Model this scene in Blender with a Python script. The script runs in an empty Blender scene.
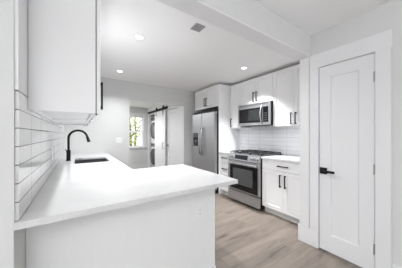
import bpy, bmesh, math, random
from mathutils import Vector, Matrix
random.seed(7)
C = bpy.context.scene
PI = math.pi

# ------------------------------------------------------------------ camera
F_PX = 181.2
cam_d = bpy.data.cameras.new('camera'); cam = bpy.data.objects.new('camera', cam_d)
C.collection.objects.link(cam); C.camera = cam
cam_d.sensor_width = 36.0; cam_d.lens = 36.0 * F_PX / 402.0
cam_d.clip_start = 0.02; cam_d.clip_end = 200
cam_d.shift_y = 0.7 / 402.0
cam.location = (0, 0, 1.28)
cam.rotation_euler = (PI / 2, 0, -math.radians(34.17))

# ------------------------------------------------------------------ world
w = bpy.data.worlds.new('world'); C.world = w; w.use_nodes = True
bg = w.node_tree.nodes['Background']
bg.inputs[0].default_value = (0.93, 0.97, 1.0, 1); bg.inputs[1].default_value = 2.2

def area(name, loc, rot, sx, sy, power, col=(1, 1, 1), disk=False, spread=PI):
    l = bpy.data.lights.new(name, 'AREA'); l.energy = power; l.color = col
    l.shape = 'DISK' if disk else 'RECTANGLE'; l.size = sx
    if not disk: l.size_y = sy
    l.spread = spread
    o = bpy.data.objects.new(name, l); C.collection.objects.link(o)
    o.location = loc; o.rotation_euler = rot
    return o
# added area lights for two invented windows of the room behind the camera
area('window_daylight', (-1.3, -3.02, 1.45), (-PI / 2, 0, PI), 1.5, 1.5, 2, (0.93, 0.965, 1.0))
area('window_daylight', (1.0, -3.02, 1.45), (-PI / 2, 0, PI), 1.5, 1.5, 2, (0.93, 0.965, 1.0))
# added area light at an invented side window of the front room
area('window_daylight', (-3.98, -1.6, 1.45), (0, -PI / 2, 0), 1.5, 2.4, 23, (0.93, 0.965, 1.0))
# daylight through the laundry window
area('window_daylight', (1.45, 7.22, 1.3), (-PI / 2, 0, 0), 0.95, 1.1, 3, (0.97, 0.985, 1.0))
KITCHEN_LAMP = 17
ADDED_UPLIGHT = 60.0

vs = C.view_settings
vs.view_transform = 'Standard'; vs.look = 'None'; vs.gamma = 1.0; vs.use_curve_mapping = False
vs.exposure = 0.44
C.cycles.max_bounces = 10; C.cycles.diffuse_bounces = 8
C.cycles.use_denoising = True

# ------------------------------------------------------------------ materials
def mat(name, col, rough=0.5, metal=0.0, bump=0.0, bscale=60, vary=0.0, spec=0.5, coat=0.0):
    m = bpy.data.materials.new(name); m.use_nodes = True
    nt = m.node_tree; b = nt.nodes['Principled BSDF']
    b.inputs['Base Color'].default_value = (*col, 1); b.inputs['Roughness'].default_value = rough
    b.inputs['Metallic'].default_value = metal; b.inputs['Specular IOR Level'].default_value = spec
    b.inputs['Coat Weight'].default_value = coat
    tc = nt.nodes.new('ShaderNodeTexCoord'); nz = nt.nodes.new('ShaderNodeTexNoise')
    nz.inputs['Scale'].default_value = bscale; nt.links.new(tc.outputs['Object'], nz.inputs['Vector'])
    if bump > 0:
        bp = nt.nodes.new('ShaderNodeBump'); bp.inputs['Strength'].default_value = bump
        bp.inputs['Distance'].default_value = 0.002
        nt.links.new(nz.outputs['Fac'], bp.inputs['Height']); nt.links.new(bp.outputs[0], b.inputs['Normal'])
    if vary > 0:
        r = nt.nodes.new('ShaderNodeMixRGB')
        r.inputs[1].default_value = (*[c * (1 - vary) for c in col], 1)
        r.inputs[2].default_value = (*[min(1, c * (1 + vary)) for c in col], 1)
        nt.links.new(nz.outputs['Fac'], r.inputs[0]); nt.links.new(r.outputs[0], b.inputs['Base Color'])
    return m

M = {}
M['wall'] = mat('grey_wall_paint', (0.68, 0.683, 0.68), 0.7, bump=0.08, bscale=120)
M['ceil'] = mat('white_ceiling_paint', (0.94, 0.94, 0.945), 0.8, bump=0.06, bscale=90)
M['trim'] = mat('white_trim_paint', (0.79, 0.79, 0.80), 0.35)
M['cab'] = mat('white_cabinet_paint', (0.84, 0.84, 0.845), 0.32)
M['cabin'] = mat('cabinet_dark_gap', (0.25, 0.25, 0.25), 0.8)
M['black'] = mat('matte_black_metal', (0.010, 0.010, 0.011), 0.5, spec=0.25)
M['blackglass'] = mat('black_glass', (0.008, 0.008, 0.009), 0.1, spec=0.25)
M['ovenglass'] = mat('smoked_oven_glass', (0.022, 0.024, 0.024), 0.12, spec=0.25)
M['smoked'] = mat('grey_oven_glass', (0.075, 0.08, 0.08), 0.1)
M['castiron'] = mat('cast_iron', (0.02, 0.02, 0.02), 0.6, bump=0.3)
M['steel_dark'] = mat('dark_steel', (0.11, 0.11, 0.115), 0.4, 0.6)
M['plastic'] = mat('white_plastic', (0.85, 0.85, 0.85), 0.3)
M['washer'] = mat('washer_enamel', (0.7, 0.7, 0.71), 0.3)
M['handle_steel'] = mat('polished_steel_handle', (0.42, 0.42, 0.43), 0.2, 1.0)
M['sinkmat'] = mat('dark_steel_sink', (0.055, 0.055, 0.058), 0.45)
M['ventgrey'] = mat('vent_grey', (0.42, 0.42, 0.43), 0.5)
M['toe'] = mat('toe_kick', (0.62, 0.62, 0.60), 0.6)
M['leaf'] = mat('leaf_green', (0.42, 0.45, 0.16), 0.6, vary=0.6, bscale=5)
M['bark'] = mat('bark', (0.12, 0.09, 0.06), 0.9, bump=0.5)
M['grass'] = mat('grass_ground', (0.30, 0.33, 0.15), 0.9, vary=0.3, bscale=4)
M['display'] = mat('display_glass', (0.012, 0.013, 0.015), 0.3, spec=0.2)

def steel():
    m = mat('brushed_stainless', (0.42, 0.42, 0.43), 0.32, 0.85)
    nt = m.node_tree; b = nt.nodes['Principled BSDF']
    tc = nt.nodes.new('ShaderNodeTexCoord'); mp = nt.nodes.new('ShaderNodeMapping')
    mp.inputs['Scale'].default_value = (2, 2, 220)
    nz = nt.nodes.new('ShaderNodeTexNoise'); nz.inputs['Scale'].default_value = 3
    rr = nt.nodes.new('ShaderNodeMapRange'); rr.inputs[3].default_value = 0.32; rr.inputs[4].default_value = 0.46
    nt.links.new(tc.outputs['Object'], mp.inputs[0]); nt.links.new(mp.outputs[0], nz.inputs['Vector'])
    nt.links.new(nz.outputs['Fac'], rr.inputs[0]); nt.links.new(rr.outputs[0], b.inputs['Roughness'])
    return m
M['steel'] = steel()

def quartz():
    m = mat('white_quartz', (0.88, 0.88, 0.88), 0.16)
    nt = m.node_tree; b = nt.nodes['Principled BSDF']
    tc = nt.nodes.new('ShaderNodeTexCoord')
    n1 = nt.nodes.new('ShaderNodeTexNoise'); n1.inputs['Scale'].default_value = 6; n1.inputs['Detail'].default_value = 8
    n2 = nt.nodes.new('ShaderNodeTexNoise'); n2.inputs['Scale'].default_value = 150
    ad = nt.nodes.new('ShaderNodeMath'); ad.operation = 'MULTIPLY'
    cr = nt.nodes.new('ShaderNodeValToRGB')
    cr.color_ramp.elements[0].position = 0.12; cr.color_ramp.elements[0].color = (0.62, 0.62, 0.62, 1)
    cr.color_ramp.elements[1].position = 0.30; cr.color_ramp.elements[1].color = (0.69, 0.69, 0.69, 1)
    for n in (n1, n2): nt.links.new(tc.outputs['Object'], n.inputs['Vector'])
    nt.links.new(n1.outputs['Fac'], ad.inputs[0]); nt.links.new(n2.outputs['Fac'], ad.inputs[1])
    nt.links.new(ad.outputs[0], cr.inputs[0]); nt.links.new(cr.outputs[0], b.inputs['Base Color'])
    return m
M['quartz'] = quartz()

def tile(name, col, grout, th, tw, off_y, off_z, gw, rough=0.12):
    """subway tiles on a wall that runs along world Y; object space equals world space"""
    m = bpy.data.materials.new(name); m.use_nodes = True
    nt = m.node_tree; b = nt.nodes['Principled BSDF']; b.inputs['Roughness'].default_value = rough
    tc = nt.nodes.new('ShaderNodeTexCoord'); sp = nt.nodes.new('ShaderNodeSeparateXYZ'); cb = nt.nodes.new('ShaderNodeCombineXYZ')
    ay = nt.nodes.new('ShaderNodeMath'); ay.operation = 'ADD'; ay.inputs[1].default_value = off_y
    az = nt.nodes.new('ShaderNodeMath'); az.operation = 'ADD'; az.inputs[1].default_value = off_z
    br = nt.nodes.new('ShaderNodeTexBrick'); br.offset = 0.0
    br.inputs['Color1'].default_value = (*col, 1); br.inputs['Color2'].default_value = (*[c * 0.985 for c in col], 1)
    br.inputs['Mortar'].default_value = (*grout, 1); br.inputs['Scale'].default_value = 1
    br.inputs['Mortar Size'].default_value = gw; br.inputs['Mortar Smooth'].default_value = 0.1
    br.inputs['Brick Width'].default_value = tw; br.inputs['Row Height'].default_value = th
    L = nt.links.new
    L(tc.outputs['Object'], sp.inputs[0]); L(sp.outputs['Y'], ay.inputs[0]); L(sp.outputs['Z'], az.inputs[0])
    L(ay.outputs[0], cb.inputs['X']); L(az.outputs[0], cb.inputs['Y']); L(cb.outputs[0], br.inputs['Vector'])
    L(br.outputs['Color'], b.inputs['Base Color'])
    bp = nt.nodes.new('ShaderNodeBump'); bp.invert = True; bp.inputs['Distance'].default_value = 0.001; bp.inputs['Strength'].default_value = 0.6
    L(br.outputs['Fac'], bp.inputs['Height']); L(bp.outputs[0], b.inputs['Normal'])
    return m
M['tile_l'] = tile('white_subway_tile_dark_grout', (0.82, 0.82, 0.82), (0.08, 0.08, 0.08), 0.0788, 0.305, 10.0 * 0.305 - 1.325, 10 * 0.0788 - 0.914 + 0.0788, 0.0019)
M['tile_r'] = tile('white_subway_tile_pale_grout', (0.82, 0.83, 0.85), (0.45, 0.46, 0.51), 0.0788, 0.298, 10 * 0.298 - 1.545, 20 * 0.0788 - 0.914, 0.0022)

def planks():
    m = bpy.data.materials.new('oak_plank_floor'); m.use_nodes = True
    nt = m.node_tree; b = nt.nodes['Principled BSDF']; L = nt.links.new
    tc = nt.nodes.new('ShaderNodeTexCoord')
    br = nt.nodes.new('ShaderNodeTexBrick'); br.offset = 0.37
    br.inputs['Color1'].default_value = (0.0, 0, 0, 1); br.inputs['Color2'].default_value = (1, 1, 1, 1)
    br.inputs['Mortar'].default_value = (0.5, 0.5, 0.5, 1); br.inputs['Scale'].default_value = 1
    br.inputs['Mortar Size'].default_value = 0.0012; br.inputs['Brick Width'].default_value = 1.22; br.inputs['Row Height'].default_value = 0.18
    L(tc.outputs['Object'], br.inputs['Vector'])
    mp = nt.nodes.new('ShaderNodeMapping'); mp.inputs['Scale'].default_value = (1.1, 8, 1)
    L(tc.outputs['Object'], mp.inputs[0])
    ad = nt.nodes.new('ShaderNodeVectorMath'); ad.operation = 'MULTIPLY_ADD'; ad.inputs[1].default_value = (7, 7, 7)
    L(br.outputs['Color'], ad.inputs[0]); L(mp.outputs[0], ad.inputs[2])
    nz = nt.nodes.new('ShaderNodeTexNoise'); nz.inputs['Scale'].default_value = 1.5; nz.inputs['Detail'].default_value = 7; nz.inputs['Roughness'].default_value = 0.62
    nz.inputs['Distortion'].default_value = 0.25
    L(ad.outputs[0], nz.inputs['Vector'])
    cr = nt.nodes.new('ShaderNodeValToRGB'); e = cr.color_ramp.elements
    e[0].position = 0.30; e[0].color = (0.075, 0.06, 0.05, 1)
    e[1].position = 0.72; e[1].color = (0.275, 0.232, 0.198, 1)
    k = cr.color_ramp.elements.new(0.42); k.color = (0.185, 0.152, 0.128, 1)
    L(nz.outputs['Fac'], cr.inputs[0])
    tn = nt.nodes.new('ShaderNodeMixRGB'); tn.blend_type = 'MULTIPLY'; tn.inputs[0].default_value = 1
    tr = nt.nodes.new('ShaderNodeValToRGB'); tr.color_ramp.elements[0].color = (0.86, 0.86, 0.86, 1); tr.color_ramp.elements[1].color = (1.04, 1.03, 1.02, 1)
    L(br.outputs['Color'], tr.inputs[0]); L(cr.outputs[0], tn.inputs[1]); L(tr.outputs[0], tn.inputs[2])
    gm = nt.nodes.new('ShaderNodeMixRGB'); gm.inputs[2].default_value = (0.14, 0.105, 0.08, 1)
    L(br.outputs['Fac'], gm.inputs[0]); L(tn.outputs[0], gm.inputs[1]); L(gm.outputs[0], b.inputs['Base Color'])
    b.inputs['Roughness'].default_value = 0.42
    return m
M['floor'] = planks()

def glass():
    m = bpy.data.materials.new('clear_window_glass'); m.use_nodes = True
    nt = m.node_tree; nt.nodes.remove(nt.nodes['Principled BSDF'])
    o = nt.nodes['Material Output']; t = nt.nodes.new('ShaderNodeBsdfTransparent'); g = nt.nodes.new('ShaderNodeBsdfGlossy')
    g.inputs['Roughness'].default_value = 0.02; mx = nt.nodes.new('ShaderNodeMixShader'); mx.inputs[0].default_value = 0.06
    nt.links.new(t.outputs[0], mx.inputs[1]); nt.links.new(g.outputs[0], mx.inputs[2]); nt.links.new(mx.outputs[0], o.inputs[0])
    return m
M['glass'] = glass()

def emit(name, col, s):
    m = bpy.data.materials.new(name); m.use_nodes = True
    b = m.node_tree.nodes['Principled BSDF']; b.inputs['Base Color'].default_value = (*col, 1)
    b.inputs['Emission Color'].default_value = (*col, 1); b.inputs['Emission Strength'].default_value = s
    return m
M['lamp'] = emit('lit_lamp_lens', (1, 1, 1), 4)

# ------------------------------------------------------------------ mesh helpers
def box(bm, x0, x1, y0, y1, z0, z1, bev=0.0):
    r = bmesh.ops.create_cube(bm, size=1)
    vs_ = r['verts']
    sx, sy, sz = abs(x1 - x0), abs(y1 - y0), abs(z1 - z0)
    bmesh.ops.scale(bm, vec=(sx, sy, sz), verts=vs_)
    bmesh.ops.translate(bm, vec=((x0 + x1) / 2, (y0 + y1) / 2, (z0 + z1) / 2), verts=vs_)
    if bev > 0:
        ed = list({e for v in vs_ for e in v.link_edges})
        bmesh.ops.bevel(bm, geom=ed, offset=min(bev, sx * .4, sy * .4, sz * .4), segments=2, affect='EDGES', profile=0.6)

def cyl(bm, p0, p1, r0, r1=None, seg=24, caps=True):
    p0, p1 = Vector(p0), Vector(p1); r1 = r0 if r1 is None else r1
    d = p1 - p0; L = d.length
    mt = Matrix.Translation((p0 + p1) / 2) @ d.to_track_quat('Z', 'Y').to_matrix().to_4x4()
    bmesh.ops.create_cone(bm, cap_ends=caps, segments=seg, radius1=r0, radius2=r1, depth=L, matrix=mt)

def tube(bm, pts, r, seg=12):
    """swept tube; r is one radius or a list"""
    pts = [Vector(p) for p in pts]; n = len(pts)
    rs = r if isinstance(r, (list, tuple)) else [r] * n
    prev = None; rings = []
    up = None
    for i, p in enumerate(pts):
        t = (pts[min(i + 1, n - 1)] - pts[max(i - 1, 0)]).normalized()
        if up is None:
            up = t.orthogonal().normalized()
        else:
            up = (up - t * up.dot(t)).normalized()
        s = t.cross(up)
        ring = [bm.verts.new(p + (up * math.cos(a) + s * math.sin(a)) * rs[i]) for a in [2 * PI * k / seg for k in range(seg)]]
        rings.append(ring)
    for a, b in zip(rings, rings[1:]):
        for k in range(seg):
            bm.faces.new((a[k], a[(k + 1) % seg], b[(k + 1) % seg], b[k]))
    bm.faces.new(rings[0][::-1]); bm.faces.new(rings[-1])

def prism(bm, poly, z0, z1, axis='z'):
    """extrude a 2-D polygon; axis 'z': (x,y) up z; axis 'x': (y,z) along x"""
    def P(a, b, t): return (a, b, t) if axis == 'z' else (t, a, b)
    lo = [bm.verts.new(P(a, b, z0)) for a, b in poly]; hi = [bm.verts.new(P(a, b, z1)) for a, b in poly]
    n = len(poly)
    bm.faces.new(lo); bm.faces.new(hi)
    for k in range(n): bm.faces.new((lo[k], lo[(k + 1) % n], hi[(k + 1) % n], hi[k]))

def obj(name, bm, m, parent=None, smooth=False):
    bmesh.ops.recalc_face_normals(bm, faces=bm.faces)
    me = bpy.data.meshes.new(name); bm.to_mesh(me); bm.free()
    if m: me.materials.append(m)
    if smooth:
        for p in me.polygons: p.use_smooth = True
        try: me.set_sharp_from_angle(angle=math.radians(35))
        except Exception: pass
    o = bpy.data.objects.new(name, me); C.collection.objects.link(o)
    if parent: o.parent = parent
    return o

def B(*boxes, bev=0.0):
    bm = bmesh.new()
    for b in boxes: box(bm, *b, bev=bev)
    return bm

def thing(name, label, cat, loc=(0, 0, 0), rotz=0, group=None):
    o = bpy.data.objects.new(name, None); C.collection.objects.link(o)
    o.empty_display_size = 0.1
    o.location = loc; o.rotation_euler = (0, 0, rotz); o['label'] = label; o['category'] = cat
    if group: o['group'] = group
    return o

def tag(o, label, cat, group=None):
    o['label'] = label; o['category'] = cat
    if group: o['group'] = group
    return o

def struct(name, bm, m, parent=None, label=None):
    o = obj(name, bm, m, parent)
    if parent is None: o['kind'] = 'structure'
    if label: o['label'] = label
    return o

# ------------------------------------------------------------------ geometry constants
XL = -0.220      # left wall plane
XR = 2.245       # pantry wall plane
XK = 3.14        # kitchen right wall plane
YH0, YH1 = 1.035, 1.145    # opening wall thickness
ZH = 2.187       # underside of header
ZC = 2.437       # ceiling
YB = 4.14        # kitchen back wall
YB1 = 4.26
CT = 0.914       # counter top

# ------------------------------------------------------------------ structure
struct('floor', B((-4, 4.2, -3.2, 7.4, -0.1, 0)), M['floor'])
struct('ceiling', B((-4, 4.2, -3.2, YB1, ZC, ZC + 0.1)), M['ceil'])
struct('ceiling', B((-0.3, 3.3, YB1, 7.4, 2.33, 2.5)), M['ceil'])
# left kitchen wall; its end forms the jamb of the opening
struct('wall_left', B((XL - 0.14, XL, 1.056, YB, 0, ZC)), M['wall'])
# bright painted jamb above the tile
struct('trim_1', B((XL, XL + 0.012, 1.064, 1.232, 1.47, ZC)), M['trim'])
# wall to the left of the opening, facing the front room
struct('wall_front_left', B((-4, XL - 0.14, 1.056, YH1, 0, ZC)), M['wall'])
struct('wall_header', B((XL, XR, YH0, YH1 + 0.035, ZH + 0.012, ZC)), M['wall'])
struct('trim_2', B((XL, XR - 0.018, YH0 - 0.001, YH1 + 0.036, ZH, ZH + 0.012)), M['trim'])
# pantry wall with its door opening
struct('wall_right', B((XR, XR + 0.12, 0.945, YH1, 0, ZC), (XR, XR + 0.12, 0.47, 0.945, 2.035, ZC), (XR, XR + 0.12, -3.2, 0.47, 0, ZC)), M['wall'])
struct('wall_pantry', B((XR + 0.12, XK + 0.1, YH0, YH1, 0, ZC)), M['wall'])
struct('wall_kitchen_right', B((XK, XK + 0.1, YH1, YB1, 0, ZC)), M['wall'])
# back wall with the laundry opening
struct('wall_back', B((XL - 0.14, 0.915, YB, YB1, 0, ZC), (0.915, 2.28, YB, YB1, 2.04, ZC), (2.28, XK + 0.1, YB, YB1, 0, ZC)), M['wall'])
# laundry room
wx0, wx1, wz0, wz1 = 1.20, 2.10, 0.80, 1.985
struct('wall_laundry_back', B((-0.3, wx0, 7.1, 7.25, 0, 2.4), (wx1, 3.3, 7.1, 7.25, 0, 2.4), (wx0, wx1, 7.1, 7.25, 0, wz0), (wx0, wx1, 7.1, 7.25, wz1, 2.4)), M['wall'])
struct('wall_laundry_left', B((-0.3, -0.2, YB1, 7.1, 0, 2.4)), M['wall'])
# closet wall on the right of the laundry: opening from 6.05 to 6.95 behind the barn door
struct('wall_laundry_right', B((2.29, 2.37, YB1, 4.50, 0, 2.4), (2.29, 2.37, 5.22, 6.05, 0, 2.4), (2.29, 2.37, 6.98, 7.1, 0, 2.4), (2.29, 2.37, 4.50, 5.22, 2.04, 2.4), (2.29, 2.37, 6.05, 6.98, 2.04, 2.4)), M['trim'])
struct('wall_closet', B((3.1, 3.2, YB1, 7.1, 0, 2.4)), M['wall'])
# front room shell behind the camera, two added windows in its back wall
struct('wall_front_room_left', B((-4.1, -4, -3.2, YH1, 0, ZC)), M['wall'])
struct('wall_front_room_back', B((-4, -2.1, -3.2, -3.05, 0, ZC), (-0.5, 0.2, -3.2, -3.05, 0, ZC), (1.8, XR, -3.2, -3.05, 0, ZC),
                                 (-2.1, -0.5, -3.2, -3.05, 0, 0.65), (0.2, 1.8, -3.2, -3.05, 0, 0.65), (-2.1, -0.5, -3.2, -3.05, 2.25, ZC), (0.2, 1.8, -3.2, -3.05, 2.25, ZC)), M['wall'])
struct('window_4', B((-4.0, -3.985, -2.85, -0.35, 0.65, 2.25)), M['trim'])  # added side window panel, out of view, behind its area light
for n, (a, b) in enumerate(((-2.1, -0.5), (0.2, 1.8))):  # frames of the two added windows, out of view
    struct('window_%d' % (n + 2), B((a, a + 0.05, -3.14, -3.08, 0.65, 2.25), (b - 0.05, b, -3.14, -3.08, 0.65, 2.25), (a + .05, b - .05, -3.14, -3.08, 0.65, 0.7), (a + .05, b - .05, -3.14, -3.08, 2.2, 2.25), (a + .05, b - .05, -3.14, -3.08, 1.43, 1.47)), M['trim'])

# tile backsplashes
bt = struct('wall_left_backsplash', B((XL, XL + 0.012, 1.074, YB, CT, CT + 7 * 0.0788)), M['tile_l'])
struct('wall_right_backsplash', B((XK - 0.010, XK, YH1, 3.0, CT, 1.46)), M['tile_r'])

# ---- trims
# cased opening on the laundry
struct('trim_3', B((2.268, 2.28, YB - 0.001, YB1, 0, 2.028), (0.915, 2.28, YB - 0.001, YB1, 2.028, 2.04), (0.915, 0.927, YB - 0.001, YB1, 0.93, 2.028)), M['trim'])
# pantry door casing: legs, head and end post with plinth
struct('trim_4', B((XR - 0.018, XR, 0.943, 1.034, 0.19, 2.035), (XR - 0.018, XR, 0.372, 0.472, 0.0, 2.035), (XR - 0.020, XR, 0.362, 1.034, 2.035, ZH), bev=0.002), M['trim'])
struct('trim_5', B((XR - 0.018, XR, 1.040, YH1 + 0.002, 0.19, ZH), bev=0.002), M['trim'])
struct('trim_6', B((XR, XR + 0.12, YH1, YH1 + 0.012, 0.0, ZC)), M['trim'])
struct('baseboard_opening', B((XR - 0.022, XR, 0.943, YH1 + 0.022, 0, 0.19), bev=0.002), M['trim'])
struct('baseboard_right', B((XR - 0.016, XR, -3.05, 0.370, 0, 0.165), bev=0.003), M['trim'])
struct('baseboard_laundry', B((-0.2, 2.29, 7.085, 7.1, 0, 0.14)), M['trim'])

# ---- pantry door
def shaker(w, h, t=0.02, st=0.06, rec=0.008, top=None, bot=None, mid=None):
    """a frame-and-panel slab, local x across, front at -y, z up, centred in x"""
    top = st if top is None else top; bot = st if bot is None else bot
    bm = bmesh.new()
    box(bm, -w / 2, -w / 2 + st, -t, 0, 0, h, bev=0.0012); box(bm, w / 2 - st, w / 2, -t, 0, 0, h, bev=0.0012)
    box(bm, -w / 2 + st, w / 2 - st, -t, 0, 0, bot); box(bm, -w / 2 + st, w / 2 - st, -t, 0, h - top, h)
    box(bm, -w / 2 + st, w / 2 - st, -t + rec, 0, bot, h - top)
    # small sloped bead round the panel
    xa, xb, za, zb = -w / 2 + st, w / 2 - st, bot, h - top; b = rec * 0.9
    for p in ((xa, xa + b), (xb, xb - b)):
        vs_ = [bm.verts.new(v) for v in ((p[0], -t, za), (p[0], -t, zb), (p[1], -t + rec, zb), (p[1], -t + rec, za))]; bm.faces.new(vs_)
    for p in ((za, za + b), (zb, zb - b)):
        vs_ = [bm.verts.new(v) for v in ((xa, -t, p[0]), (xb, -t, p[0]), (xb, -t + rec, p[1]), (xa, -t + rec, p[1]))]; bm.faces.new(vs_)
    return bm

d1 = bpy.data.objects.new('door_1', None); C.collection.objects.link(d1); d1['kind'] = 'structure'
d1.location = (XR + 0.036, 0.7095, 0.012); d1.rotation_euler = (0, 0, -PI / 2)
obj('door_panel', shaker(0.459, 2.016, 0.035, 0.112, 0.009, 0.12, 0.185), M['trim'], d1)
bm = bmesh.new(); box(bm, -0.221, -0.151, -0.047, -0.035, 0.836, 0.906, bev=0.002)
cyl(bm, (-0.188, -0.047, 0.871), (-0.188, -0.078, 0.871), 0.011, seg=20)
box(bm, -0.198, -0.068, -0.092, -0.076, 0.858, 0.884, bev=0.002)
obj('door_handle', bm, M['black'], d1)
for z in (1.80, 0.95, 0.22):
    bm = B((0.222, 0.2305, -0.042, -0.036, z - 0.045, z + 0.045), bev=0.001); cyl(bm, (0.2325, -0.044, z - 0.047), (0.2325, -0.044, z + 0.047), 0.006, seg=12)
    obj('hinge', bm, M['steel'], d1, True)

# ---- laundry window
w1 = bpy.data.objects.new('window_1', None); C.collection.objects.link(w1); w1['kind'] = 'structure'; w1.location = (0, 0, 0)
c = 0.12
obj('window_casing', B((wx0 - c, wx0, 7.08, 7.1, wz0 - 0.09, wz1 + c), (wx1, wx1 + c, 7.08, 7.1, wz0 - 0.09, wz1 + c), (wx0, wx1, 7.08, 7.1, wz1, wz1 + c), (wx0, wx1, 7.08, 7.1, wz0 - 0.09, wz0), (wx0 - c, wx1 + c, 7.04, 7.1, wz0 - 0.02, wz0 + 0.005)), M['trim'], w1)
zm = (wz0 + wz1) / 2
for z0, z1, y in ((wz0, zm + .02, 7.13), (zm - 0.02, wz1, 7.17)):
    s = obj('window_sash', B((wx0, wx0 + 0.035, y, y + 0.035, z0, z1), (wx1 - 0.035, wx1, y, y + 0.035, z0, z1), (wx0 + .035, wx1 - .035, y, y + 0.035, z0, z0 + 0.045), (wx0 + .035, wx1 - .035, y, y + 0.035, z1 - 0.045, z1)), M['trim'], w1)
    obj('window_pane', B((wx0 + .035, wx1 - .035, y + 0.015, y + 0.019, z0 + .045, z1 - .045)), M['glass'], s)

# ---- doors of the laundry closets
d2 = bpy.data.objects.new('door_2', None); C.collection.objects.link(d2); d2['kind'] = 'structure'
d2.location = (2.33, 4.86, 0.01); d2.rotation_euler = (0, 0, -PI / 2)
obj('door_panel', shaker(0.71, 2.02, 0.035, 0.11, 0.008), M['trim'], d2)
bm = bmesh.new(); cyl(bm, (-0.27, -0.035, 0.95), (-0.27, -0.075, 0.95), 0.009, seg=16); cyl(bm, (-0.27, -0.07, 0.95), (-0.27, -0.095, 0.95), 0.026, 0.02, seg=24)
obj('door_knob', bm, M['steel_dark'], d2, True)
struct('trim_7', B((2.275, 2.29, YB1, 4.50, 0, 2.04), (2.275, 2.29, 5.22, 5.30, 0, 2.04), (2.275, 2.29, YB1, 5.30, 2.04, 2.12)), M['trim'])

bd = thing('barn_door', 'white sliding barn door hung from a black rail beside the stacked washer', 'door', (2.245, 5.69, 0.02), -PI / 2)
obj('door_panel', shaker(0.90, 2.02, 0.03, 0.13, 0.008), M['trim'], bd)
for x in (-0.30, 0.30):
    bm = B((x - 0.022, x + 0.022, -0.037, -0.031, 1.88, 2.13), bev=0.001)
    cyl(bm, (x, -0.039, 2.13), (x, -0.006, 2.13), 0.05, seg=28)
    obj('hanger', bm, M['black'], bd, True)
bm = bmesh.new(); x = 0.34
tube(bm, [(x, -0.03, 1.01), (x, -0.065, 1.0), (x, -0.075, 0.94), (x, -0.075, 0.88), (x, -0.065, 0.82), (x, -0.03, 0.81)], 0.008)
obj('handle', bm, M['steel_dark'], bd, True)
tr = thing('barn_door_rail', 'black steel sliding rail fixed above the laundry barn door', 'rail', (2.25, 6.06, 2.085))
obj('rail', B((0.0, 0.008, -0.92, 0.92, -0.01, 0.065), bev=0.001), M['black'], tr)
for y in (-0.85, -0.3, 0.3, 0.85):
    bm = bmesh.new(); cyl(bm, (0.008, y, 0.022), (0.04, y, 0.022), 0.012, seg=16); obj('standoff', bm, M['black'], tr, True)
for y in (-0.9, 0.9):
    obj('stopper', B((-0.02, 0.012, y - 0.018, y + 0.018, 0.03, 0.075), bev=0.004), M['black'], tr)

# ---- stacked washer and dryer in the closet
def laundry_machine(name, label, z):
    t = thing(name, label, 'washing machine', (2.365, 6.615, z), -PI / 2)
    obj('body', B((-0.34, 0.34, 0.0, 0.64, 0.0, 0.98), bev=0.012), M['washer'], t)
    dr = bmesh.new()
    cyl(dr, (0, 0.0, 0.45), (0, -0.045, 0.45), 0.305, 0.295, seg=48); obj('door_ring', dr, M['black'], t, True)
    g = bmesh.new(); cyl(g, (0, -0.045, 0.45), (0, -0.060, 0.45), 0.265, 0.24, seg=48); obj('door_glass', g, M['steel_dark'], t, True)
    obj('control_panel', B((-0.33, 0.33, -0.008, 0, 0.83, 0.95)), M['steel_dark'], t)
    k = bmesh.new(); cyl(k, (0, -0.008, 0.89), (0, -0.035, 0.89), 0.03, 0.026, seg=24); obj('dial', k, M['steel'], t, True)
laundry_machine('washer', 'front-loading washer with dark round door at the bottom of the laundry stack', 0.0)
laundry_machine('dryer', 'front-loading dryer with dark round door stacked on top of the washer', 0.983)

# ------------------------------------------------------------------ pulls
def pull(parent, x, z, L=0.19, vert=True, y=-0.02, name='handle', reach=0.034):
    """square black bar pull with two posts"""
    bm = bmesh.new(); s = 0.0075
    if vert:
        box(bm, x - s, x + s, y - reach, y - reach + 0.010, z - L / 2, z + L / 2, bev=0.001)
        for q in (-1, 1): box(bm, x - s, x + s, y - reach + 0.008, y, z + q * (L / 2 - 0.012) - s, z + q * (L / 2 - 0.012) + s)
    else:
        box(bm, x - L / 2, x + L / 2, y - 0.034, y - 0.024, z - s, z + s, bev=0.001)
        for q in (-1, 1): box(bm, x + q * (L / 2 - 0.012) - s, x + q * (L / 2 - 0.012) + s, y - 0.026, y, z - s, z + s)
    return obj(name, bm, M['black'], parent)

def door_part(t, x, z, w, h, D, hx, hz, name='door', L=0.19, st=0.058, reach=0.034):
    d = obj(name, shaker(w, h, 0.02, st), M['cab'], t); d.location = (x, -D, z)
    pull(d, hx, hz, L, reach=reach)
    return d
def drawer_part(t, x, z, w, h, D, st=0.04):
    bm = bmesh.new(); box(bm, -w / 2, w / 2, -0.02, 0, 0, h, bev=0.0015) if h < 0.17 and w < 0.4 else None
    if not (h < 0.17 and w < 0.4):
        bm.free(); bm = shaker(w, h, 0.02, st)
    d = obj('drawer', bm, M['cab'], t); d.location = (x, -D, z)
    pull(d, 0, h / 2, min(0.17, w * 0.6), False)
    return d

def open_box(w, D, z0, z1, top=True):
    """carcass: sides, back, bottom, top, leaving the front to the doors"""
    k = 0.018
    parts = [(-w / 2, -w / 2 + k, -D, 0, z0, z1), (w / 2 - k, w / 2, -D, 0, z0, z1), (-w / 2 + k, w / 2 - k, -D, 0, z0, z0 + k), (-w / 2 + k, w / 2 - k, -k, 0, z0 + k, z1)]
    parts.append((-w / 2 + k, w / 2 - k, -D, -k, z1 - k, z1) if top else (-w / 2 + k, w / 2 - k, -D, -D + k, z1 - 0.03, z1))
    return B(*parts)

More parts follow.
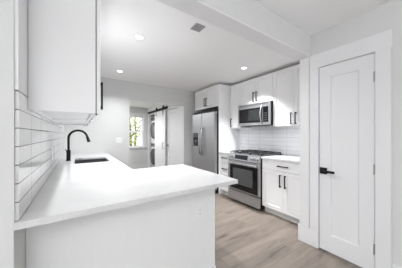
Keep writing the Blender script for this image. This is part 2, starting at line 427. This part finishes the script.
# ------------------------------------------------------------------ right run (faces -X)
RX = -PI / 2
def Rloc(y, z=0): return (XK - 0.001, y, z)
UD = 0.285    # upper carcass depth -> door face at XK-.32
def upper(label, y0, y1, z0, z1, doors, D=UD, hz=0.12, L=0.19):
    w_ = y1 - y0 - 0.002
    t = thing('upper_cabinet', label, 'cabinet', Rloc((y0 + y1) / 2, z0), RX)
    obj('body', open_box(w_, D, 0, z1 - z0), M['cab'], t)
    dw = w_ / doors
    for i in range(doors):
        x = -w_ / 2 + dw * (i + 0.5)
        hx = (dw / 2 - 0.036) * (1 if (i == 0 and doors == 2) else -1)
        door_part(t, x, 0.002, dw - 0.003, z1 - z0 - 0.004, D, hx, hz, L=L)
    return t
UT = 2.375
upper('white two-door wall cabinet between the microwave and the pantry end post', 1.179, 1.925, 1.425, UT, 2, hz=0.115)
upper('short white two-door wall cabinet directly above the microwave', 1.925, 2.687, 1.88, UT, 2, hz=0.13)
upper('narrow white wall cabinet between the microwave and the tall fridge panel', 2.687, 2.995, 1.425, UT, 1, hz=0.115)
# deep one over the fridge
upper('deep white two-door cabinet above the refrigerator', 3.022, 3.955, 1.90, UT, 2, D=0.61, hz=0.145)
tag(obj('fridge_end_panel', B((XK - 0.632, XK - 0.001, 3.0, 3.02, 0.0, UT)), M['cab']), 'tall white end panel on the right side of the refrigerator', 'panel')
tag(obj('fridge_end_panel', B((XK - 0.632, XK - 0.001, 3.957, 3.977, 0.0, UT)), M['cab']), 'tall white end panel between the refrigerator and the back wall', 'panel')
def base(label, y0, y1, loc=None, rot=RX, D=0.585, layout='doors', top=True):
    w_ = y1 - y0 - 0.002
    t = thing('base_cabinet', label, 'cabinet', loc or Rloc((y0 + y1) / 2), rot)
    obj('body', open_box(w_, D, 0.10, 0.882, top), M['cab'], t)
    obj('toe_kick', B((-w_ / 2, w_ / 2, -D + 0.05, -D + 0.065, 0, 0.10)), M['toe'], t)
    if layout == 'doors':
        drawer_part(t, 0, 0.725, w_ - 0.003, 0.15, D)
        dw = w_ / 2
        for i in range(2):
            x = -w_ / 2 + dw * (i + 0.5)
            door_part(t, x, 0.108, dw - 0.003, 0.612, D, (dw / 2 - 0.04) * (1 if i == 0 else -1), 0.47)
    elif layout == 'drawers':
        drawer_part(t, 0, 0.725, w_ - 0.003, 0.15, D)
        drawer_part(t, 0, 0.420, w_ - 0.003, 0.30, D, 0.045)
        drawer_part(t, 0, 0.108, w_ - 0.003, 0.305, D, 0.045)
    return t
base('white base cabinet with one wide drawer and two doors right of the range', 1.179, 1.923)
base('narrow white three-drawer base cabinet between the refrigerator and the range', 2.690, 2.999, layout='drawers')
tag(obj('countertop', B((XK - 0.635, XK - 0.011, 1.179, 1.923, 0.884, CT), bev=0.002), M['quartz']), 'white quartz worktop right of the range, under the pale tile', 'countertop')
tag(obj('countertop', B((XK - 0.635, XK - 0.011, 2.690, 2.998, 0.884, CT), bev=0.002), M['quartz']), 'narrow white quartz worktop between the refrigerator and the range', 'countertop')

# ------------------------------------------------------------------ range
def rounded_bar(bm, pts, r): tube(bm, pts, r, 14)
rg = thing('gas_range', 'stainless steel slide-in gas range with black oven window', 'range', (XK - 0.012, 2.3065, 0), RX)
W = 0.757; D = 0.62
obj('body', B((-W / 2, W / 2, -D, 0, 0.03, 0.90), bev=0.003), M['black'], rg)
for sx in (-1, 1):
    for y in (-0.06, -0.54):
        bm = bmesh.new(); cyl(bm, (sx * 0.32, y, 0), (sx * 0.32, y, 0.032), 0.018, seg=16); obj('foot', bm, M['black'], rg)
# cooktop
obj('cooktop', B((-W / 2, W / 2, -D - 0.012, 0, 0.900, 0.922), bev=0.004), M['steel_dark'], rg)
# sloped control panel
bm = bmesh.new(); prism(bm, [(-D - 0.002, 0.800), (-D - 0.045, 0.805), (-D - 0.012, 0.922), (-D - 0.002, 0.922)], -W / 2, W / 2, 'x')
cp = obj('control_panel', bm, M['steel'], rg)
nrm = Vector((0, -0.117, 0.033)).normalized(); nrm = Vector((0, -math.cos(math.atan2(0.033, 0.117)), math.sin(math.atan2(0.033, 0.117))))
mid = Vector((0, -D - 0.0285, 0.8635))
for kx in (-0.33, -0.265, 0.20, 0.265, 0.33):
    bm = bmesh.new(); p = mid + Vector((kx, 0, 0))
    cyl(bm, p, p + nrm * 0.008, 0.028, 0.027, seg=28); cyl(bm, p + nrm * 0.008, p + nrm * 0.036, 0.022, 0.019, seg=28)
    obj('knob', bm, M['steel'], cp, True)
bm = bmesh.new()
tx = Vector((0, 0.033, 0.117)).normalized()
quad = [mid + Vector((x, 0, 0)) + tx * s + nrm * 0.0 for x, s in ((-0.19, -0.038), (0.12, -0.038), (0.12, 0.042), (-0.19, 0.042))]
lo = [bm.verts.new(q - nrm * 0.002) for q in quad]; hi = [bm.verts.new(q + nrm * 0.003) for q in quad]
bm.faces.new(lo); bm.faces.new(hi)
for k in range(4): bm.faces.new((lo[k], lo[(k + 1) % 4], hi[(k + 1) % 4], hi[k]))
obj('display', bm, M['display'], cp)
# oven door with window, handle
od = obj('oven_door', B((-W / 2 + 0.002, W / 2 - 0.002, -D - 0.035, -D - 0.001, 0.24, 0.792), bev=0.005), M['steel'], rg)
obj('window_surround', B((-0.315, 0.340, -D - 0.039, -D - 0.034, 0.262, 0.715), bev=0.001), M['blackglass'], od)
obj('oven_window', B((-0.235, 0.235, -D - 0.041, -D - 0.0385, 0.36, 0.655)), M['smoked'], od)
bm = bmesh.new(); hy = -D - 0.085
rounded_bar(bm, [(-0.35, hy, 0.752), (0.35, hy, 0.752)], 0.0135)
for sx in (-0.325, 0.325): rounded_bar(bm, [(sx, -D - 0.03, 0.752), (sx, hy, 0.752)], 0.010)
obj('handle', bm, M['steel'], od, True)
obj('warming_drawer', B((-W / 2 + 0.002, W / 2 - 0.002, -D - 0.035, -D - 0.001, 0.045, 0.222), bev=0.005), M['steel'], rg)
# burners and grates
for (bx, by, r) in ((-0.25, -0.46, 0.05), (-0.25, -0.17, 0.04), (0, -0.31, 0.055), (0.25, -0.46, 0.055), (0.25, -0.17, 0.035)):
    bm = bmesh.new(); cyl(bm, (bx, by, 0.922), (bx, by, 0.932), r, r * 0.9); cyl(bm, (bx, by, 0.932), (bx, by, 0.941), r * 0.7, r * 0.66)
    obj('burner', bm, M['castiron'], rg, True)
for gx in (-0.25, 0.0, 0.25):
    bm = bmesh.new(); h0, h1 = 0.945, 0.958; s = 0.118
    for x in (gx - s, gx + s): box(bm, x - 0.006, x + 0.006, -0.60, -0.03, h0, h1)
    for y in (-0.595, -0.315, -0.035): box(bm, gx - s + .006, gx + s - .006, y - 0.006, y + 0.006, h0, h1)
    for cy in (-0.46, -0.17):
        box(bm, gx - 0.005, gx + 0.005, cy - 0.12, cy - 0.03, h0, h1); box(bm, gx - 0.005, gx + 0.005, cy + 0.03, cy + 0.12, h0, h1)
        box(bm, gx - s, gx - 0.03, cy - 0.005, cy + 0.005, h0, h1); box(bm, gx + 0.03, gx + s, cy - 0.005, cy + 0.005, h0, h1)
    for x in (gx - s, gx + s):
        for y in (-0.59, -0.04): box(bm, x - 0.007, x + 0.007, y - 0.007, y + 0.007, 0.921, h0)
    obj('grate', bm, M['castiron'], rg)

# ------------------------------------------------------------------ microwave
mw = thing('microwave', 'stainless over-the-range microwave hung above the gas range', 'microwave', (XK - 0.012, 2.306, 1.455), RX)
H = 0.42; D = 0.345
obj('body', B((-0.379, 0.379, -D, 0, 0, H), bev=0.003), M['black'], mw)
fr = obj('face', B((-0.379, 0.379, -D - 0.03, -D - 0.001, 0.0, H), bev=0.004), M['steel'], mw)
obj('door_glass', B((-0.345, 0.205, -D - 0.034, -D - 0.0295, 0.055, 0.330), bev=0.002), M['blackglass'], fr)
obj('window_screen', B((-0.10, 0.165, -D - 0.0355, -D - 0.0335, 0.09, 0.295)), M['ovenglass'], fr)
obj('keypad', B((0.235, 0.345, -D - 0.034, -D - 0.0295, 0.055, 0.330), bev=0.002), M['blackglass'], fr)
bm = bmesh.new(); hp = []
for i in range(13):
    a = i / 12; hp.append((0.21, -D - 0.03 - 0.045 * math.sin(PI * a) ** 0.6, 0.03 + a * 0.33))
tube(bm, hp, 0.012, 14); obj('handle', bm, M['steel'], fr, True)
for i in range(5):
    for j in range(3):
        pass
obj('vent_grille', B(*[(-0.34 + 0.0, 0.34, -D - 0.032, -D - 0.029, 0.375 + k * 0.012, 0.380 + k * 0.012) for k in range(3)]), M['steel_dark'], fr)
kb = bmesh.new()
for i in range(4):
    for j in range(3): box(kb, 0.252 + j * 0.028, 0.270 + j * 0.028, -D - 0.0352, -D - 0.0335, 0.08 + i * 0.04, 0.10 + i * 0.04)
obj('button', kb, M['steel_dark'], fr)

# ------------------------------------------------------------------ refrigerator
fx = thing('refrigerator', 'stainless steel side-by-side refrigerator with dispenser in its left door', 'refrigerator', (XK - 0.03, 3.483, 0), RX)
W = 0.908; D = 0.63
obj('body', B((-W / 2, W / 2, -D, 0, 0.02, 1.765), bev=0.004), M['black'], fx)
obj('base_grille', B((-W / 2 + .01, W / 2 - .01, -D - 0.03, -D - 0.001, 0.02, 0.085)), M['black'], fx)
obj('hinge_cover', B((-W / 2 + 0.02, W / 2 - 0.005, -D - 0.05, -D + 0.10, 1.766, 1.835), bev=0.006), M['black'], fx)  # black strip painting the shadow gap between fridge and cabinet
sp = -0.03
dl = obj('freezer_door', B((-W / 2, sp - 0.003, -D - 0.075, -D - 0.004, 0.09, 1.78), bev=0.010), M['steel'], fx)
dr = obj('fridge_door', B((sp + 0.003, W / 2, -D - 0.075, -D - 0.004, 0.09, 1.78), bev=0.010), M['steel'], fx)
y = -D - 0.075
for d, sx in ((dl, -1), (dr, 1)):
    bm = bmesh.new(); x = sp + sx * 0.045; hp = []
    for i in range(17):
        a = i / 16; hp.append((x, y - 0.062 * (math.sin(PI * a) ** 0.55) + 0.002, 0.80 + a * 0.64))
    tube(bm, hp, 0.014, 14); obj('handle', bm, M['handle_steel'], d, True)
ds = obj('dispenser', B((-0.40, -0.145, y - 0.004, y + 0.002, 1.00, 1.325), bev=0.002), M['steel_dark'], dl)
obj('recess', B((-0.385, -0.16, y - 0.006, y - 0.003, 1.015, 1.215)), M['blackglass'], ds)
obj('paddle', B((-0.30, -0.245, y - 0.016, y - 0.005, 1.06, 1.14), bev=0.004), M['steel_dark'], ds)

# ------------------------------------------------------------------ left run and peninsula
LX = PI / 2
def Lloc(y, z=0): return (XL + 0.001, y, z)
DL = 0.293
def left_upper(label, y0, y1):
    w_ = y1 - y0 - 0.002; z0 = 1.405
    t = thing('upper_cabinet', label, 'cabinet', (XL + 0.013, (y0 + y1) / 2, z0), LX)
    h = ZC - 0.004 - z0
    D = DL; k = 0.018
    obj('body', B((-w_ / 2, -w_ / 2 + k, -D, 0, 0, h), (w_ / 2 - k, w_ / 2, -D, 0, 0, h), (-w_ / 2 + k, w_ / 2 - k, -D, 0, 0.018, 0.036), (-w_ / 2 + k, w_ / 2 - k, -D, 0, h - k, h), (-w_ / 2 + k, w_ / 2 - k, -k, 0, 0, h - k), (-w_ / 2 + k, w_ / 2 - k, -D, -D + k, 0, 0.06)), M['cab'], t)
    dw = w_ / 2
    for i in range(2):
        x = -w_ / 2 + dw * (i + 0.5)
        hx = (dw / 2 - 0.05) * (-1 if i == 0 else 1)
        d = door_part(t, x, 0.002, dw - 0.003, h - 0.004, D + 0.006, hx, 0.115, L=0.17, reach=0.017)
        bm = bmesh.new(); cyl(bm, (-dw / 2 + 0.03, 0.0, -0.001), (-dw / 2 + 0.03, 0.0, -0.007), 0.005, seg=12)
        obj('bumper', bm, M['black'], d)
        obj('edge_seal', B((x - dw / 2 + 0.004, x - dw / 2 + 0.012, -D - 0.005, -D, 0.004, h - 0.004)), M['cabin'], t)  # dark grey strip standing in for shade between carcass and door
left_upper('white wall cabinet above the tile at the near end of the left wall', 1.236, 2.03)
left_upper('white wall cabinet above the sink, farther along the left wall', 2.03, 3.05)

# base cabinets below the sink run (fronts face +X)
def left_base(label, y0, y1, layout='doors', top=True):
    return base(label, y0, y1, loc=(XL + 0.001, (y0 + y1) / 2, 0), rot=LX, D=0.622, layout=layout, top=top)
left_base('white base cabinet below the sink along the left wall', 2.62, 3.52, top=False)
left_base('white base cabinet in the far left corner by the back wall', 3.522, YB - 0.002, 'drawers')
left_base('white base cabinet in the corner between peninsula and sink', 1.945, 2.618, 'drawers')
# peninsula cabinets (fronts face +Y), with a finished panel towards the camera
PX0, PX1, PY = XL + 0.002, 1.000, 1.275
pen = thing('peninsula', 'white panelled peninsula base under the large quartz worktop in front', 'peninsula', (0.40, PY, 0))
obj('body', B((PX0 - 0.40, PX1 - 0.40 - 0.012, 0, 0.60, 0.10, 0.882)), M['cab'], pen)
obj('toe_kick', B((PX0 - 0.40, PX1 - 0.42, 0.52, 0.54, 0, 0.10)), M['toe'], pen)
# back panel: shallow upright boards
bm = bmesh.new(); x = PX0 - 0.40; xe = PX1 - 0.40; n = 13; bw = (xe - x) / n
for k in range(n):
    a, b = x + k * bw, x + (k + 1) * bw; g = 0.0012; dpt = 0.0006
    prism(bm, [(a, 0.0), (a, -0.022 + dpt), (a + g, -0.022), (b - g, -0.022), (b, -0.022 + dpt), (b, 0.0)], 0.0, 0.882)
obj('back_panel', bm, M['cab'], pen)
obj('end_panel', B((PX1 - 0.40 - 0.012, PX1 - 0.40, 0.0, 0.62, 0.0, 0.882)), M['cab'], pen)
obj('baseboard', B((PX0 - 0.40, PX1 - 0.40, -0.034, -0.022, 0, 0.13), bev=0.003), M['trim'], pen)
dws = (PX1 - 0.45 - 0.40) / 2
for i in range(1):
    d = obj('door', shaker(0.48, 0.77, 0.02, 0.058), M['cab'], pen); d.location = (0.33, 0.60, 0.108); d.rotation_euler = (0, 0, PI)
    pull(d, 0.20, 0.62)

# countertop: L shape with the sink cut-out
SX0, SX1, SY0, SY1 = -0.04, 0.365, 2.78, 3.36
CX1, CY0, CY1, LXE = 1.078, 1.052, 1.985, 0.478
bm = bmesh.new()
z0, z1 = 0.884, CT; xl = XL + 0.013
poly_out = [(XL - 0.008, CY0 - 0.012), (CX1, CY0), (CX1, CY1), (LXE, CY1), (LXE, YB - 0.001), (xl, YB - 0.001), (xl, CY0 + 0.007), (XL - 0.008, CY0 - 0.0121)]
poly_out = [(xl, CY0), (CX1, CY0), (CX1, CY1), (LXE, CY1), (LXE, SY0), (LXE, SY1), (LXE, YB - 0.001), (xl, YB - 0.001), (xl, SY1), (xl, SY0), (xl, CY1)]
V = {}
def vv(x, y, z):
    k = (round(x, 5), round(y, 5), round(z, 5))
    if k not in V: V[k] = bm.verts.new((x, y, z))
    return V[k]
rects = [((xl, CY0), (LXE, CY0), (LXE, CY1), (xl, CY1)), ((LXE, CY0), (CX1, CY0), (CX1, CY1), (LXE, CY1)),
         ((xl, CY1), (LXE, CY1), (LXE, SY0), (SX1, SY0), (SX0, SY0), (xl, SY0)),
         ((xl, SY0), (SX0, SY0), (SX0, SY1), (xl, SY1)), ((SX1, SY0), (LXE, SY0), (LXE, SY1), (SX1, SY1)),
         ((xl, SY1), (SX0, SY1), (SX1, SY1), (LXE, SY1), (LXE, YB - 0.001), (xl, YB - 0.001))]
for r in rects:
    bm.faces.new([vv(x, y, z1) for x, y in r]); bm.faces.new([vv(x, y, z0) for x, y in r])
from collections import Counter
cnt = Counter(); seg_ = {}
for r in rects:
    for i in range(len(r)):
        a, b = r[i], r[(i + 1) % len(r)]; k = frozenset((a, b)); cnt[k] += 1; seg_[k] = (a, b)
for k, n_ in cnt.items():
    if n_ == 1:
        a, b = seg_[k]; bm.faces.new((vv(*a, z0), vv(*b, z0), vv(*b, z1), vv(*a, z1)))
# small lip that wraps the end of the tiled wall
box(bm, XL - 0.003, xl, CY0, CY0 + 0.0035, z0, z1)
box(bm, XL + 0.0003, xl, CY0 + 0.0035, CY0 + 0.0215, z0, z1)
ct = obj('countertop', bm, M['quartz'])
tag(ct, 'large L-shaped white quartz worktop of the peninsula and the sink', 'countertop')

# sink
sk = thing('sink', 'stainless undermount sink set in the left worktop under the black faucet', 'sink', ((SX0 + SX1) / 2, (SY0 + SY1) / 2, 0.67))
hx, hy = (SX1 - SX0) / 2 - 0.0015, (SY1 - SY0) / 2 - 0.0015; k = 0.004
obj('bowl', B((-hx, -hx + k, -hy, hy, 0, 0.222), (hx - k, hx, -hy, hy, 0, 0.222), (-hx + k, hx - k, -hy, -hy + k, 0, 0.222), (-hx + k, hx - k, hy - k, hy, 0, 0.222), (-hx, hx, -hy, hy, -0.004, 0)), M['sinkmat'], sk)
bm = bmesh.new(); cyl(bm, (0, 0, 0.0), (0, 0, 0.004), 0.045); cyl(bm, (0, 0, 0.004), (0, 0, 0.006), 0.03); obj('drain', bm, M['steel'], sk, True)

# faucet
fc = thing('faucet', 'matte black gooseneck kitchen faucet arching over the sink', 'faucet', (-0.11, 3.15, CT))
bm = bmesh.new(); cyl(bm, (0, 0, 0), (0, 0, 0.006), 0.031, seg=28); cyl(bm, (0, 0, 0.006), (0, 0, 0.15), 0.025, seg=28); obj('base', bm, M['black'], fc, True)
bm = bmesh.new(); pts = [(0, 0, 0.14), (0, 0, 0.30)]; R = 0.112
for i in range(0, 23):
    a = PI - i / 22 * (PI * 0.93); pts.append((R + R * math.cos(a), 0, 0.315 + R * math.sin(a)))
tube(bm, pts, 0.0145, 16); obj('spout', bm, M['black'], fc, True)
e = Vector(pts[-1]); dirv = (Vector(pts[-1]) - Vector(pts[-2])).normalized()
bm = bmesh.new(); tube(bm, [e, e + dirv * 0.02, e + dirv * 0.085], [0.016, 0.019, 0.021], 20); obj('spray_head', bm, M['black'], fc, True)
bm = bmesh.new(); cyl(bm, (0, -0.02, 0.10), (0, -0.036, 0.10), 0.010, seg=16); tube(bm, [(0, -0.034, 0.10), (-0.012, -0.05, 0.12), (-0.035, -0.07, 0.17)], [0.006, 0.005, 0.004], 10); obj('lever', bm, M['black'], fc, True)

# ------------------------------------------------------------------ outlets
def outlet(label, loc, rot, gangs=1):
    t = thing('wall_outlet', label, 'outlet', loc, rot)
    w_ = 0.07 + 0.046 * (gangs - 1)
    obj('cover_plate', B((-w_ / 2, w_ / 2, -0.006, 0, -0.0575, 0.0575), bev=0.002), M['plastic'], t)
    for g in range(gangs):
        cx = (g - (gangs - 1) / 2) * 0.046
        s = obj('socket', B((cx - 0.017, cx + 0.017, -0.008, -0.006, -0.034, 0.034), bev=0.001), M['plastic'], t)
        for z in (-0.018, 0.018):
            hb = B((cx - 0.007, cx + 0.007, -0.0085, -0.0078, z - 0.004, z + 0.004))
            obj('slot', hb, M['toe'], s)
outlet('white outlet on the front panel of the peninsula, below the worktop', (0.835, PY - 0.022, 0.645), 0)
outlet('double white outlet on the back wall beyond the sink', (0.72, YB, 1.165), 0, 2)
outlet('white outlet on the tiled left wall near the sink', (XL + 0.012, 2.25, 1.10), PI / 2)
outlet('white outlet on the pale tile behind the right worktop', (XK - 0.010, 1.55, 1.15), -PI / 2)

# ------------------------------------------------------------------ ceiling fittings
def downlight(label, x, y, power, zc=ZC, spread=1.75):
    t = thing('recessed_light', label, 'ceiling light', (x, y, zc), 0, None)
    bm = bmesh.new(); n = 40
    for (ra, za, rb, zb) in ((0.060, -0.0, 0.060, -0.004), (0.060, -0.004, 0.045, -0.005), (0.045, -0.005, 0.043, -0.001)):
        for k in range(n):
            a, b = 2 * PI * k / n, 2 * PI * (k + 1) / n
            bm.faces.new([bm.verts.new(v) for v in ((ra * math.cos(a), ra * math.sin(a), za), (ra * math.cos(b), ra * math.sin(b), za), (rb * math.cos(b), rb * math.sin(b), zb), (rb * math.cos(a), rb * math.sin(a), zb))])
    bmesh.ops.remove_doubles(bm, verts=bm.verts, dist=1e-5)
    obj('trim_ring', bm, M['trim'], t, True)
    bm = bmesh.new(); cyl(bm, (0, 0, -0.003), (0, 0, -0.0005), 0.0435, seg=40); obj('lens', bm, M['lamp'], t)
    area('recessed_light_lamp', (x, y, zc - 0.012), (0, 0, 0), 0.08, 0, power, (0.97, 0.985, 1.0), True, spread)
downlight('recessed ceiling light nearest the peninsula, above the sink side', 0.60, 2.19, KITCHEN_LAMP * 1.3, spread=2.7)
downlight('recessed ceiling light nearest the back wall', 0.63, 3.56, KITCHEN_LAMP * 0.36, spread=2.1)
downlight('recessed ceiling light in front of the microwave cabinets', 2.38, 2.18, KITCHEN_LAMP * 1.05, spread=1.68)
lf = thing('flush_ceiling_light', 'round white flush light on the laundry room ceiling', 'ceiling light', (0.7, 5.95, 2.33))
bm = bmesh.new(); cyl(bm, (0, 0, -0.03), (0, 0, 0), 0.16, seg=40); obj('pan', bm, M['trim'], lf, True)
bm = bmesh.new(); cyl(bm, (0, 0, -0.07), (0, 0, -0.03), 0.11, 0.15, seg=40); obj('diffuser', bm, M['lamp'], lf, True)
area('flush_ceiling_light_lamp', (0.7, 5.95, 2.25), (0, 0, 0), 0.2, 0, 27, (0.97, 0.985, 1.0), True)
fl = thing('floor_lamp', 'black uplighter floor lamp standing in the front room', 'floor lamp', (-1.2, -1.6, 0))  # uplighter added out of view to brighten the front ceiling
bm = bmesh.new(); cyl(bm, (0, 0, 0), (0, 0, 0.025), 0.14, 0.13, seg=36); obj('base', bm, M['black'], fl, True)
bm = bmesh.new(); cyl(bm, (0, 0, 0.025), (0, 0, 1.66), 0.012); obj('pole', bm, M['black'], fl, True)
bm = bmesh.new(); cyl(bm, (0, 0, 1.66), (0, 0, 1.76), 0.03, 0.19, seg=36, caps=False); obj('shade', bm, M['black'], fl, True)
area('floor_lamp_bulb', (-1.2, -1.6, 1.75), (PI, 0, 0), 0.3, 0, ADDED_UPLIGHT, (0.97, 0.985, 1.0), True)

vt = thing('ceiling_vent', 'small grey metal register in the kitchen ceiling by the header', 'vent', (1.07, 1.638, ZC), 0)
a, b = 0.062, 0.058
obj('frame', B((-b, b, -a, -a + 0.014, -0.006, 0), (-b, b, a - 0.014, a, -0.006, 0), (-b, -b + 0.014, -a + .014, a - .014, -0.006, 0), (b - 0.014, b, -a + .014, a - .014, -0.006, 0)), M['ventgrey'], vt)
obj('backing', B((-b + .014, b - .014, -a + .014, a - .014, -0.002, -0.0005)), M['cabin'], vt)
bm = bmesh.new()
for k in range(7):
    y = -a + 0.017 + k * 0.0133; box(bm, -b + .014, b - .014, y, y + 0.007, -0.006, -0.002)
obj('slat', bm, M['ventgrey'], vt)

# ------------------------------------------------------------------ outdoors beyond the laundry window
struct('ground', B((-8, 14, 7.5, 30, -0.6, -0.5)), M['grass'])
def tree(label, x, y, h, r, seed):
    rn = random.Random(seed)
    t = thing('tree', label, 'tree', (x, y, -0.5))
    bm = bmesh.new(); tube(bm, [(0, 0, 0), (0.05, 0.02, h * 0.4), (0.0, 0.05, h * 0.8)], [0.11, 0.08, 0.04], 10)
    for k in range(7):
        a = rn.uniform(0, 2 * PI); z = h * rn.uniform(0.3, 0.7)
        tube(bm, [(0.03, 0.02, z), (math.cos(a) * r * 0.4, math.sin(a) * r * 0.4, z + 0.3), (math.cos(a) * r * 0.85, math.sin(a) * r * 0.85, z + 0.7)], [0.035, 0.022, 0.01], 6)
    obj('trunk', bm, M['bark'], t, True)
    bm = bmesh.new()
    for k in range(1150):
        while True:
            p = Vector((rn.uniform(-1, 1), rn.uniform(-1, 1), rn.uniform(-1, 1)))
            if p.length < 1: break
        p = Vector((p.x * r, p.y * r, h * 0.55 + p.z * h * 0.5))
        s = rn.uniform(0.05, 0.10); q = Matrix.Rotation(rn.uniform(0, 6.3), 3, 'Z') @ Matrix.Rotation(rn.uniform(-1.2, 1.2), 3, 'X')
        vs_ = [bm.verts.new(p + q @ Vector(v)) for v in ((-s, 0, 0), (0, -s * .5, s * .1), (s, 0, 0), (0, s * .5, s * .1))]; bm.faces.new(vs_)
    obj('foliage', bm, M['leaf'], t)
tree('leafy green tree outside the laundry window', 2.3, 10.2, 3.4, 1.1, 3)
tree('taller green tree farther off outside the laundry window', 3.4, 13.5, 4.6, 1.5, 5)
